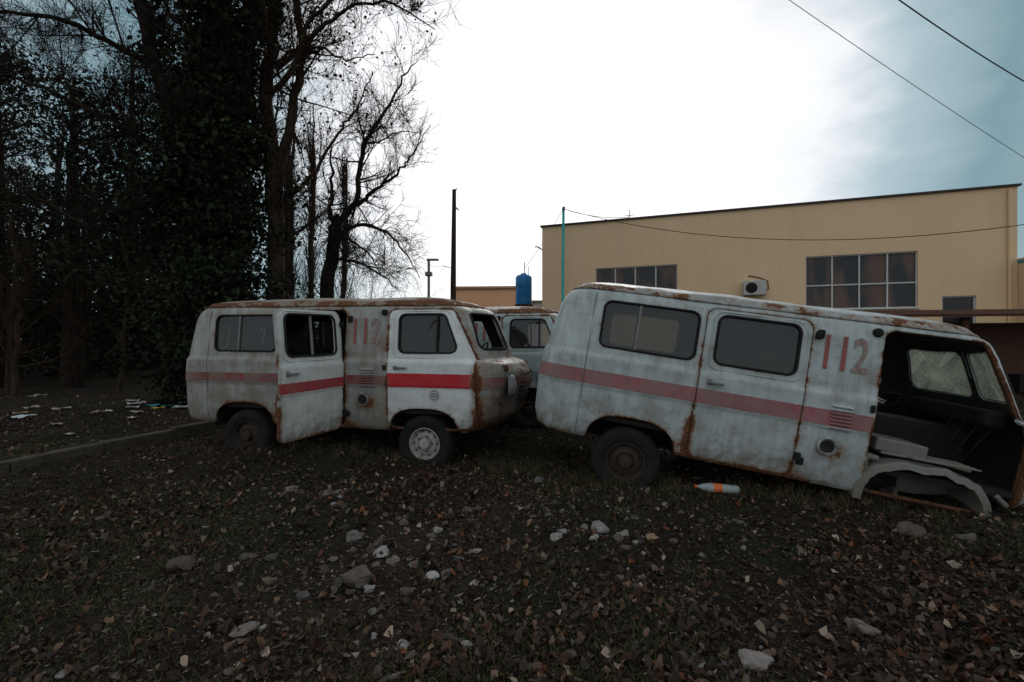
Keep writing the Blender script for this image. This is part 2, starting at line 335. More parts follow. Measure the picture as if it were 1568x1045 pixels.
# ---------------------------------------------------------------- VAN
SX=1.045
_z=[.43,.47,.6,.955,.975,1.0,1.15,1.25,1.275,1.31,1.8,1.9,1.94,1.98]
_W=[.91,.932,.948,.957,.970,.971,.974,.976,.974,.953,.915,.897,.882,.850]
_R=[.02,-.02,-.06,-.07,-.07,-.07,-.06,-.05,-.045,-.03,.05,.09,.12,.17]
_F=[4.18,4.24,4.37,4.48,4.49,4.495,4.49,4.42,4.37,4.24,4.04,3.99,3.96,3.88]
RC=.29;RF=.39;BF=.14;BR=.04
def zw(x,z): return z-np.clip((z-1.6)/.38,0,1)*.06*np.clip((.5-x)/.5,0,1)**2
def P(t,z):
    t=np.asarray(t,float); z=np.asarray(z,float)
    W=np.interp(z,_z,_W);Rr=np.interp(z,_z,_R)+BR;Fr=np.interp(z,_z,_F)-BF
    x=np.zeros_like(t*z);y=np.zeros_like(x)
    y0=np.clip(t,0,1)*(W-RC); a1=(np.clip(t,1,2)-1)*np.pi/2; a3=(np.clip(t,3,4)-3)*np.pi/2
    s2=np.clip(t,2,3)-2; y4=(W-RF)*(1-(np.clip(t,4,5)-4))
    x=np.where(t<1,Rr-BR*(1-(y0/(W-RC))**2),np.where(t<2,Rr+RC-RC*np.cos(a1),np.where(t<3,Rr+RC+s2*((Fr-RF)-(Rr+RC)),np.where(t<4,Fr-RF+RF*np.sin(a3),Fr+BF*(1-(y4/(W-RF))**2)))))
    y=np.where(t<1,y0,np.where(t<2,W-RC+RC*np.sin(a1),np.where(t<3,W,np.where(t<4,W-RF+RF*np.cos(a3),y4))))
    return x,y,z+0*t
def sdpoly(px,pz,poly,r):
    poly=np.array(poly,float)
    n=len(poly)
    area=sum(poly[i][0]*poly[(i+1)%n][1]-poly[(i+1)%n][0]*poly[i][1] for i in range(n))
    if area<0: poly=poly[::-1]
    lines=[]
    for i in range(n):
        a=poly[i];b=poly[(i+1)%n];d=(b-a)/np.linalg.norm(b-a);nn=np.array([d[1],-d[0]])
        lines.append((nn,nn@a-r))
    sh=[]
    for i in range(n):
        A=np.array([lines[i-1][0],lines[i][0]]); sh.append(np.linalg.solve(A,[lines[i-1][1],lines[i][1]]))
    sh=np.array(sh)
    dmin=np.full(np.shape(px),1e9); ins=np.full(np.shape(px),-1e9)
    for i in range(n):
        a=sh[i];b=sh[(i+1)%n];e=b-a;wx=px-a[0];wz=pz-a[1]
        h=np.clip((wx*e[0]+wz*e[1])/(e@e),0,1)
        dmin=np.minimum(dmin,np.hypot(wx-h*e[0],wz-h*e[1]))
        ins=np.maximum(ins,px*lines[i][0][0]+pz*lines[i][0][1]-lines[i][1])
    return np.where(ins<=0,ins,dmin)-r
def rect(x0,x1,z0,z1): return [(x0,z0),(x1,z0),(x1,z1),(x0,z1)]
def roundloop(poly,r,n=7):
    poly=np.array(poly,float); m=len(poly); out=[]
    area=sum(poly[i][0]*poly[(i+1)%m][1]-poly[(i+1)%m][0]*poly[i][1] for i in range(m))
    if area<0: poly=poly[::-1]
    for i in range(m):
        p=poly[i];a=poly[i-1]-p;b=poly[(i+1)%m]-p;a/=np.linalg.norm(a);b/=np.linalg.norm(b)
        ang=math.acos(np.clip(a@b,-1,1)); t=r/math.tan(ang/2)
        p0=p+a*t;p1=p+b*t
        for k in range(n):
            s=k/(n-1); out.append((1-s)**2*p0+2*s*(1-s)*(p*.75+.25*(p0+p1)/2)+s*s*p1)
        q1=poly[(i+1)%m]+ -b*t
        for s in np.linspace(.1,.9,8): out.append(p1*(1-s)+q1*s)
    return np.array(out)
WIN_R=rect(.56,1.44,1.385,1.855); WIN_M=rect(1.61,2.29,1.385,1.855)
WIN_F=[(3.07,1.385),(3.80,1.385),(3.62,1.855),(3.07,1.855)]
DOOR_M=rect(1.50,2.385,.44,1.92); DOOR_F=[(2.93,.45),(4.03,.45),(4.00,1.30),(3.71,1.92),(2.93,1.92)]
WSH=[(.045,1.43),(.75,1.43),(.65,1.88),(.045,1.88)]; WRE=rect(.12,.58,1.4,1.78)
AX=(.98,3.37)
def arch(x,z):
    g=np.full(np.shape(x),1e9)
    for cx in AX:
        q=((np.abs(x-cx)/.42)**2.8+(np.maximum(z-.38,0)/.33)**2.8)**(1/2.8)-1
        g=np.minimum(g,q*.36)
    return g
def f_body(t,z,side,o):
    x,y,_=P(t,z); g=np.full(np.shape(x),1.)
    s=arch(x,z); s=np.minimum(s,sdpoly(x,z,WIN_R,.07))
    if side<0:
        s=np.minimum(s,sdpoly(x,z,DOOR_M,.09)); s=np.minimum(s,sdpoly(x,z,DOOR_F,.09))
    else:
        if o.get('farM',True): s=np.minimum(s,sdpoly(x,z,WIN_M,.07))
        s=np.minimum(s,sdpoly(x,z,WIN_F,.07))
    g=np.where((t>1.35)&(t<3.95),np.minimum(g,s),g)
    g=np.where(t>3.4,np.minimum(g,sdpoly(y,z,WSH,.07)),g)
    g=np.where(t<1.3,np.minimum(g,sdpoly(y,z,WRE,.07)),g)
    return g
def f_door(t,z,door,win):
    x,y,_=P(t,z); g=np.minimum(-sdpoly(x,z,door,.09)-.008,sdpoly(x,z,win,.07)); g=np.minimum(g,arch(x,z))
    return np.where((t>1.35)&(t<3.98),g,-1.)
def rustfield(x,z):
    d=np.minimum(np.abs(sdpoly(x,z,DOOR_M,.09)),np.abs(sdpoly(x,z,DOOR_F,.09)))
    d=np.minimum(d,np.abs(arch(x,z))); d2=np.abs(sdpoly(x,z,WIN_R,.07)); d2=np.minimum(d2,np.abs(sdpoly(x,z,WIN_M,.07)))
    r=np.exp(-d/.022)*.75+np.exp(-d2/.02)*.45+np.exp(-(z-.43)/.05)*.8
    r+=.9*np.exp(-((x-2.66)**2+(z-.78)**2)/.010)+.6*np.exp(-((x-1.5)/.06)**2)*np.clip((1.1-z)/.4,0,1)
    r+=.8*np.exp(-((x-4.0)/.07)**2)*np.clip((1.35-z)/.3,0,1)
    return r
def gridmesh(name,field,mat,parent,sides,off=0.,t0=0,t1=5,rust=0.,thick=.025,nosemod=0.):
    seg=[26,12,172,20,26]; ts=np.concatenate([k+np.arange(s)/s for k,s in enumerate(seg)]+[[5.]])
    ts=ts[(ts>=t0)&(ts<=t1)]; zs=np.concatenate([[.43],np.arange(.45,1.97,.0195),[1.98]])
    VV=[];FF=[];AA=[];o=0
    for side in sides:
        T,Z=np.meshgrid(ts,zs); g=field(T,Z,side)
        k=g>0; fk=k[:-1,:-1]|k[1:,:-1]|k[:-1,1:]|k[1:,1:]
        used=np.zeros_like(k); used[:-1,:-1]|=fk;used[1:,:-1]|=fk;used[:-1,1:]|=fk;used[1:,1:]|=fk
        mv=used&~k
        tt=T[mv].copy();zz=Z[mv].copy()
        Lt=np.choose(np.clip(tt.astype(int),0,4),[.65,.45,3.5,.61,.58])
        for _ in range(4):
            e=1e-3; g0=field(tt,zz,side); gt=(field(tt+e/Lt,zz,side)-g0)/e; gz=(field(tt,zz+e,side)-g0)/e
            q=gt*gt+gz*gz; ok=(q>.05)&(np.abs(g0)<.05)
            tt=tt-np.where(ok,g0*gt/np.maximum(q,.05)/Lt,0); zz=zz-np.where(ok,g0*gz/np.maximum(q,.05),0)
        T[mv]=tt;Z[mv]=np.clip(zz,.43,1.98)
        x,y,z=P(T,Z)
        dent=.005*np.sin(5.1*x+2.*np.sin(3.3*z))*np.sin(4.7*z+1.3*x)+.003*np.sin(13*x+3*z)*np.sin(11*z)
        W=y+off+np.where((T>1.5)&(T<3.9),dent,0)
        rr=rustfield(x,z)+rust
        if nosemod:
            nm=np.clip((x-4.0)/.2,0,1); rr=rr+nosemod*nm
            x=x+nm*(.022*np.sin(7*y*side+3*z)*np.sin(8*z)-.03*np.clip(np.sin(5*y*side+1.)*np.sin(6*z),0,1))
        idx=-np.ones(T.shape,int); idx[used]=np.arange(used.sum())
        VV.append(np.stack([x*SX,side*W,zw(x,z)],-1)[used]); AA.append(rr[used])
        a,b,c,d=idx[:-1,:-1][fk],idx[:-1,1:][fk],idx[1:,1:][fk],idx[1:,:-1][fk]
        f=np.stack([a,b,c,d],-1) if side>0 else np.stack([d,c,b,a],-1)
        FF.append(f[:,::-1]+o); o+=int(used.sum())
    ob=mesh_np(name,np.concatenate(VV),np.concatenate(FF),mat,parent,True,None,{'rust':np.concatenate(AA)})
    s=ob.modifiers.new('s','SOLIDIFY'); s.thickness=thick; s.offset=-1
    e=ob.modifiers.new('e','EDGE_SPLIT'); e.split_angle=R(38)
    ob.data.materials.append(M['inner']); s.material_offset=1; s.material_offset_rim=0
    return ob
def side3(loop,side,off=0.):
    z=loop[:,1]; W=np.interp(z,_z,_W); Fr=np.interp(z,_z,_F)-BF-RF
    over=np.clip((loop[:,0]-Fr)/RF,0,.98); yy=W-RF*(1-np.sqrt(1-over**2))
    return np.stack([loop[:,0]*SX,side*(yy+off),z],-1)
def front3(loop,sg,off=0.):
    y=loop[:,0]; z=loop[:,1]; W=np.interp(z,_z,_W); Fr=np.interp(z,_z,_F)-BF
    over=np.clip((y-(W-RF))/RF,0,.98); x=np.where(y>W-RF,Fr-RF+RF*np.sqrt(1-over**2),Fr+BF*(1-(y/(W-RF))**2))
    return np.stack([(x+off)*SX,sg*y,z],-1)
def fan(name,P3,mat,parent):
    c=P3.mean(0); n=len(P3); V=np.vstack([P3,c]); F=[(i,(i+1)%n,n) for i in range(n)]
    return mesh_py(name,V,F,mat,parent)
def digits(body,x,z,size,mat,parent,name,off=.010,sc=.60):
    cu=bpy.data.curves.new(name,'FONT'); cu.body=body; cu.size=size; cu.extrude=.0008; cu.offset=.008
    ob=bpy.data.objects.new('tmp',cu); COL.objects.link(ob)
    dg=bpy.context.evaluated_depsgraph_get(); me=bpy.data.meshes.new_from_object(ob.evaluated_get(dg))
    bpy.data.objects.remove(ob); me.materials.clear(); me.materials.append(mat)
    o=link(bpy.data.objects.new(name,me),parent); o.scale=(sc,1,1)
    W=float(np.interp(z,_z,_W)); o.location=(x*SX,-(W+off),z); o.rotation_euler=(R(90-5),0,0)
    return o
def wornpaint(name,col,th=.5):
    N=NT(name); v=N.tc(); f=N.ramp(N.noise(v,14,8,.75),[(th-.06,0.),(th+.06,1.)])
    b=N.bsdf(col,.6,.3); t=N.n('ShaderNodeBsdfTransparent'); m=N.n('ShaderNodeMixShader'); N.l(f,m.inputs[0]); N.l(b.outputs[0],m.inputs[1]); N.l(t.outputs[0],m.inputs[2])
    return N.done(m)
M['num']=wornpaint('number_red',(.27,.08,.075),.60); M['num2']=wornpaint('number_grey',(.27,.20,.18),.54)
def wheel(parent,x,side,rimmat,sink=0.,z=.34):
    w=empty('wheel'); w.parent=parent; w.location=(x*SX,side*.80,z); w.scale=(.95,1,.95)
    s=1 if side<0 else -1
    r=.365
    prof=[(.205,-.085),(.22,-.10),(.28,-.112),(.325,-.105),(.352,-.085),(r,-.06),(r-.008,-.045),(r,-.03),(r,-.008),(r-.008,0),(r,.008),(r,.03),(r-.008,.045),(r,.06),(.352,.085),(.325,.105),(.28,.112),(.22,.10),(.205,.085)]
    lathe('tyre',prof,M['rubber'],w,n=56)
    rp=[(.208,.09),(.208,-.09),(.198,-.095),(.19,-.08),(.185,-.05),(.17,-.035),(.15,-.045),(.13,-.062),(.10,-.066),(.09,-.05),(.075,-.05),(.072,-.09),(.06,-.115),(.03,-.12),(0,-.12)]
    o=lathe('rim',rp,rimmat,w,n=48)
    if side>0: o.rotation_euler=(0,0,math.pi)
    lst=[]
    for k in range(5):
        a=k*2*math.pi/5; lst.append(((.02,.02,.02),(.10*math.cos(a),-.07*s,.10*math.sin(a)),(0,-a,0)))
    for k in range(10):
        a=k*2*math.pi/10; lst.append(((.022,.006,.03),(.155*math.cos(a),-.047*s,.155*math.sin(a)),(0,-a,0)))
    boxes('wheel_nuts',lst,M['rimd'],w,.003)
    return w
def van(name,loc,rot,o):
    E=empty(name,loc,rot)
    body=o['paint']
    gridmesh('body_shell',lambda t,z,s:f_body(t,z,s,o),body,E,(-1,1),rust=o.get('rust',0),nosemod=o.get('nose',0.))
    ts=np.concatenate([k+np.arange(s)/s for k,s in enumerate([16,12,80,14,16])]+[[5.]])
    x,y,_=P(ts,np.full(len(ts),1.98)); ox=np.concatenate([x,x[::-1][1:-1]]); oy=np.concatenate([-y,y[::-1][1:-1]])
    cx=2.05; rows=[];A=[]
    prof=[(1.018,0.),(1.02,.012),(1.0,.02),(.985,.035)]+[(s,.035+.115*(1-s**2.4)**.8) for s in (.965,.94,.91,.87,.82,.74,.64,.5,.34,.17,.02)]
    for s,h in prof:
        sx=1-(1-s)*(.35+.65*(1-s)) if s<1 else 1+(s-1)*.4
        bump=.004*np.sin(ox*9)+.006*np.sin(ox*3.1+oy*4) if s<.95 else 0
        xx=cx+(ox-cx)*sx
        rows.append(np.stack([xx*SX,oy*s,1.975+h+bump-.06*np.clip((.5-xx)/.5,0,1)**2-.03*(h>.03)*np.clip((xx-3.5)/.4,0,1)**2],-1)); A.append(np.full(len(ox),.75 if s>.9 else .35*s)+(.5 if o.get('rust',0)>0 else .1)*(ox>3.3)*.6)
    n=len(ox); V=np.concatenate(rows); i=np.arange(len(prof)-1)[:,None]*n; j=np.arange(n)[None]; j2=(j+1)%n
    F=np.stack([i+j,i+j2,i+j2+n,i+j+n],-1).reshape(-1,4)
    rf=mesh_np('roof',V,F,o.get('roof',body),E,True,None,{'rust':np.concatenate(A)})
    gxx=cx+(ox-cx)*1.008
    Gp=np.stack([gxx*SX,oy*1.02,1.972-.06*np.clip((.5-gxx)/.5,0,1)**2],-1)
    go=tubes('rain_gutter',[(Gp,.012,6,True)],o.get('roof',body),E)
    at=go.data.attributes.new('rust','FLOAT','POINT'); at.data.foreach_set('value',np.full(len(go.data.vertices),.9 if o.get('rust',0)>0 else .75,dtype=np.float32))
    g=[]
    for s in (-1,1):
        g.append((side3(roundloop(WIN_R,.07),s,.002),.013,6,True))
        g.append((front3(roundloop(WSH,.07),s,.003),.016,6,True))
    if o.get('farM',True): g.append((side3(roundloop(WIN_M,.07),1,.002),.013,6,True))
    g.append((side3(roundloop(WIN_F,.07),1,.002),.013,6,True))
    tubes('window_seals',g,M['rubber'],E)
    tubes('door_jamb',[(side3(roundloop(DOOR_M,.09),-1,-.035),.022,6,True)],M['rustm'],E)
    zl=np.linspace(.46,1.93,30)
    tubes('panel_seam',[(side3(np.stack([np.full(30,.46),zl],-1),-1,.001),.005,5,False)],M['greym'],E)
    gl=o.get('glass',M['glass'])
    for s in (-1,1):
        fan('side_glass',side3(roundloop(WIN_R,.07),s,-.012),gl,E)
    if o.get('farM',True): fan('side_glass_far',side3(roundloop(WIN_M,.07),1,-.012),gl,E)
    if o.get('wsglass'):
        for s in(-1,1): fan('windscreen_glass',front3(roundloop(WSH,.07),s,-.01),M['glassc'],E)
        fan('door_glass_far',side3(roundloop(WIN_F,.07),1,-.012),M['glassc'],E)
    boxes('window_divider',[((.022,.02,.48),(.90*SX,s*(np.interp(1.62,_z,_W)-.004),1.62),(R(5*s),0,0)) for s in (-1,1)],M['greym'],E)
    pv=empty('side_door'); pv.parent=E
    D=gridmesh('door_skin',lambda t,z,s:f_door(t,z,DOOR_M,WIN_M),o.get('mdoor',body),pv,(-1,),off=.004,t0=1.4,t1=3.2,rust=o.get('rust',0),thick=.035)
    parts=[D,tubes('door_window_seal',[(side3(roundloop(WIN_M,.07),-1,.006),.014,6,True)],M['rubber'],pv)]
    if o.get('mglass',True): parts.append(fan('door_glass',side3(roundloop(WIN_M,.07),-1,-.01),gl,pv))
    else: parts.append(boxes('window_bar',[((.02,.02,.46),(1.95*SX,-.925,1.62),(R(-5),0,0))],M['greym'],pv))
    W=.975
    parts.append(boxes('door_handle',[((.13,.022,.022),(1.66*SX,-W-.03,1.20)),((.03,.03,.03),(1.60*SX,-W-.014,1.20)),((.05,.012,.06),(1.6*SX,-W-.006,1.2))],M['greym'],pv,.006))
    parts.append(boxes('door_hinges',[((.05,.04,.07),(2.405*SX,-W-.012,1.78+.0)),((.05,.04,.07),(2.405*SX,-W-.004,.66))] if not o.get('open') else [((.05,.03,.07),(2.38*SX,-W-.004,.66)),((.05,.04,.07),(2.38*SX,-W+.03,1.75))],M['rubber'],pv,.01))
    parts.append(tubes('door_frame_rib',[(side3(roundloop(rect(1.56,2.34,1.33,1.89),.09),-1,.004),.008,6,True)],o.get('mdoor',body),pv))
    if o.get('open'):
        hx,hy=2.385*SX,-.96
        pv.location=(hx,hy,-.02); pv.rotation_euler=(R(o.get('dsag',0)),R(-1.2),R(o['open']))
        for p in parts: p.location=(-hx,-hy,0)
    if o.get('fdoor',True):
        fdm=o.get('fdoormat',body)
        fd=empty('front_door'); fd.parent=E
        gridmesh('door_skin',lambda t,z,s:f_door(t,z,DOOR_F,WIN_F),fdm,fd,(-1,),off=.008,t0=2.4,t1=4.0,rust=o.get('frust',0),thick=.035)
        tubes('door_window_seal',[(side3(roundloop(WIN_F,.07),-1,.008),.014,6,True)],M['rubber'],fd)
        tubes('door_frame_rib',[(side3(roundloop([(3.0,1.33),(3.90,1.33),(3.67,1.895),(3.0,1.895)],.09),-1,.007),.007,6,True)],fdm,fd)
        fan('door_glass',side3(roundloop(WIN_F,.07),-1,-.01),gl,fd)
        boxes('quarterlight_bar',[((.025,.02,.45),(3.54*SX,-.925,1.61),(R(-5),0,0))],M['rubber'],fd)
        boxes('door_handle',[((.13,.022,.022),(3.12*SX,-W-.035,1.20)),((.03,.03,.03),(3.07*SX,-W-.018,1.20)),((.05,.012,.05),(3.04*SX,-W-.012,1.2))],M['greym'],fd,.006)
        boxes('door_hinges',[((.05,.04,.09),(4.02*SX,-.89,1.2)),((.05,.04,.09),(4.04*SX,-.89,.7))],M['rustm'],fd,.01)
        a=np.linspace(0,2*math.pi,25)[:-1]
        tubes('door_emblem',[(np.stack([3.52*SX+.055*np.cos(a),np.full(24,-W-.008),.88+.055*np.sin(a)],-1),.005,5,True),(np.stack([3.52*SX+.03*np.cos(a),np.full(24,-W-.008),.88+.02*np.sin(a)],-1),.005,5,True)],M['greym'],fd)
    tubes('front_door_jamb',[(side3(roundloop(DOOR_F,.09),-1,-.05),.02,6,True)],M['rustm'],E)
    boxes('vent_frame',[((.20,.012,.24),(2.68*SX,-.974,1.08))],o.get('paint'),E,.004)
    boxes('vent_louvres',[((.17,.03,.014),(2.68*SX,-.986,1.08+(k-3)*.032),(R(35),0,0)) for k in range(7)],body,E,.002)
    lathe('fuel_filler',[(.085,.0),(.085,-.014),(.07,-.02),(.062,-.006),(.05,.004),(0,.006)],o.get('paint'),E,(2.62*SX,-.966,.80),n=28)
    lathe('filler_hole',[(.055,-.004),(.04,-.002),(0,-.001)],M['dark'],E,(2.62*SX,-.974,.80),n=24)
    lathe('side_lamp',[(.04,.01),(.04,-.02),(.03,-.035),(0,-.04)],M['rubber'],E,(2.87*SX,-.90,1.88),n=20)
    boxes('hinge_blocks',[((.06,.035,.08),(2.44*SX,-.935,1.80)),((.035,.03,.07),(2.9*SX,-.985,1.2)),((.06,.03,.07),(2.43*SX,-.975,.62))],M['rubber'],E,.012)
    digits('1',2.44,1.50,.44,M['num'],E,'number_digits'); digits('1',2.575,1.50,.44,M['num'],E,'number_digits'); digits('2',2.70,1.50,.44,M['num2'],E,'number_digit_faded')
    for s in (-1,1):
        hp=front3(np.array([[.62,.98]]),s)[0]
        lathe('headlamp',[(.135,.05),(.14,-.01),(.125,-.04),(.10,-.03)],M['greym'],E,tuple(hp),(0,0,R(90+ s*-18)),28)
        lathe('headlamp_lens',[(.102,-.02),(.08,-.05),(.04,-.065),(0,-.07)],M['lamp'],E,tuple(hp),(0,0,R(90+s*-18)),24)
        hp=front3(np.array([[.72,1.2]]),s)[0]
        lathe('indicator',[(.045,.02),(.045,-.03),(.03,-.045),(0,-.05)],M['rustm'],E,tuple(hp),(0,0,R(90-s*30)),20)
    lst=[]
    for k in range(7):
        z=.78+k*.055
        pl=np.array([front3(np.array([[abs(q),z]]),1 if q>0 else -1,.006)[0] for q in np.linspace(-.38,.38,9)]); lst.append((pl,.010,5,False))
    tubes('grille',lst,M['rubber'],E)
    a=np.linspace(-1,1,21); hp=[front3(np.array([[min(abs(q)*.92,.90),.5]]),1 if q>0 else -1)[0]+np.array([.05,0,0]) for q in a]
    if o.get('bumper',True): tubes('bumper',[(np.array(hp),.05,8,False)],M['greym'],E)
    tubes('windscreen_pillar',[(np.array([front3(np.array([[0,z]]),1,.004)[0] for z in (1.4,1.6,1.9)]),.03,8,False)],body,E)
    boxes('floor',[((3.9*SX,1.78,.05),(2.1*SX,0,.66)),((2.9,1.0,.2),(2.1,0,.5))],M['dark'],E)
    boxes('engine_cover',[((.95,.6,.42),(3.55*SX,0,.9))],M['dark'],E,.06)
    boxes('seats',[((.5,.5,.14),(3.15*SX,-.5,1.0)),((.12,.5,.5),(2.93*SX,-.5,1.28),(0,R(-12),0)),((.5,.5,.14),(3.15*SX,.5,1.0)),((.12,.5,.5),(2.93*SX,.5,1.28),(0,R(-12),0)),
        ((.45,1.3,.13),(.75,.1,1.0)),((.1,1.3,.45),(.5,.1,1.25))][(1 if not o.get('fdoor',True) else 0):],M['seat'],E,.05)
    boxes('dashboard',[((.18,1.3,.16),(3.96*SX,0,1.26))],M['dark'],E,.04)
    a=np.linspace(0,2*math.pi,29)[:-1]; c=np.array([3.70*SX,.45,1.33]); u=np.array([0,1,0]); w=np.array([.5,0,.86])
    tubes('steering_wheel',[(c+.2*(np.cos(a)[:,None]*u+np.sin(a)[:,None]*w),.012,6,True),(np.array([c-u*.2,c,c+u*.2]),.01,5,False),(np.array([c,c+np.array([.4,0,-.6])]),.025,6,False)],M['rubber'],E)
    ap=o.get('archpaint',body)
    th=np.linspace(math.pi,0,33); r_=((np.abs(np.cos(th)))**2.8+(np.abs(np.sin(th)))**2.8)**(-1/2.8)
    for cxx in AX:
        for s in (-1,1):
            op=(s<0 and cxx>2 and not o.get('fdoor',True))
            xs=cxx+.43*np.cos(th)*r_; zz=.38+.34*np.sin(th)*r_
            xo=cxx+.49*np.cos(th)*r_; zo=.38+.385*np.sin(th)*r_
            V=[];F=[]; m=len(xs)
            rings=[(xs,zz,.50),(xs,zz,.925)]
            if op:
                wob=.008*np.sin(np.arange(m)*1.1)+.006*rng.standard_normal(m)
                rings=[(xs,zz,.50),(xs,zz,.93),(xs,zz+wob,.955),(xo,zo+wob,.945),(xo,zo+.012+wob,.93),(xo,zo+.02,.80),(xo,zo-.01,.45)]
            for (xa,za,yv) in rings:
                for a_,b_ in zip(xa,za): V.append((a_*SX,s*yv,b_))
            for q in range(len(rings)-1):
                for k in range(m-1): F.append((q*m+k,q*m+k+1,(q+1)*m+k+1,(q+1)*m+k))
            V.append((cxx*SX,s*.5,.38)); c0=len(V)-1
            for k in range(m-1): F.append((k,k+1,c0))
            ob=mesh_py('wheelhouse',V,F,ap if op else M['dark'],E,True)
            e=ob.modifiers.new('e','EDGE_SPLIT'); e.split_angle=R(30)
    if not o.get('fdoor',True):
        boxes('door_step',[((.07,.45,.34),(2.93*SX,-.70,.60)),((.16,.45,.04),(2.96*SX,-.70,.77)),((.12,.42,.04),(3.93*SX,-.70,.60),(0,R(40),0))],ap,E,.012)
        boxes('seat_base',[((.42,.40,.12),(3.22*SX,-.62,.88),(0,R(3),R(4))),((.46,.42,.03),(3.3*SX,-.62,.815)),((.3,.36,.03),(3.62*SX,-.62,.80),(0,R(6),0))],ap,E,.02)
        boxes('seat_base_ribs',[((.50,.02,.014),(3.52*SX,-.62-.07*k,.822)) for k in range(5)],ap,E,.004)
        tubes('wiring',[(np.array([[4.0+.05*k,-.3-.1*k,1.2],[3.9,-.4-.1*k,1.0-.05*k],[3.95+.03*k,-.55,.75]]),.006,5,False) for k in range(4)],M['rubber'],E)
    for cxx,s in ((AX[0],-1),(AX[1],-1),(AX[0],1),(AX[1],1)):
        if (cxx>2) and o.get('nofront'): continue
        z=o.get('wz_r' if cxx<2 else 'wz_f',.33)
        wheel(E,cxx,s,o.get('rimf',M['rimd']) if cxx>2 else M['rimd'],z=z)
    tubes('axles',[(np.array([[cxx*SX,-.75,.36],[cxx*SX,.75,.36]]),.05,8,False) for cxx in AX],M['dark'],E)
    return E
pA=paint('van_paint_grimy',.985,1.10,(.34,.35,.335),(.19,.018,.026),1.,.015,.12)
pAd=paint('van_paint_door_plain',.985,1.10,(.60,.63,.62),(.33,.012,.022),.32,-.05,.05)
pAf=paint('van_paint_front_door',.965,1.135,(.66,.70,.70),(.46,.008,.018),.2,-.01,.0)
pB=paint('van_paint_pale',.985,1.13,(.46,.53,.54),(.27,.042,.058),.6,.01,.24)
pC=paint('van_paint_teal',.0,.01,(.36,.46,.48),(.36,.10,.12),.5,.03,.6)
pR=paint('roof_paint',0,.01,(.31,.29,.26),(.3,.1,.1),.9,.04)
pRB=paint('roof_paint_pale',0,.01,(.50,.54,.54),(.3,.1,.1),.6,-.05)
pArch=paint('arch_paint',0,.01,(.17,.18,.17),(.3,.1,.1),.9,.04)
van('abandoned_van',(-4.36,7.11,-.06),(0,R(.3),R(-11)),dict(paint=pA,roof=pR,mdoor=pAd,fdoormat=pAf,open=77,mglass=False,rust=.15,nose=.30,rimf=M['rim'],wz_f=.27,wz_r=.26,bumper=False))
van('abandoned_van',(.36,5.77,.125),(0,R(8.8),R(-14.5)),dict(paint=pB,roof=pRB,archpaint=pArch,fdoor=False,nofront=True,rust=.0,wz_r=.25,wsglass=True,bumper=False,farM=False))  # far middle window closed off, unseen wall added to darken the near window
van('abandoned_van',(-3.0,9.2,-.04),(0,0,R(-11)),dict(paint=pC,roof=pR,rust=.15))
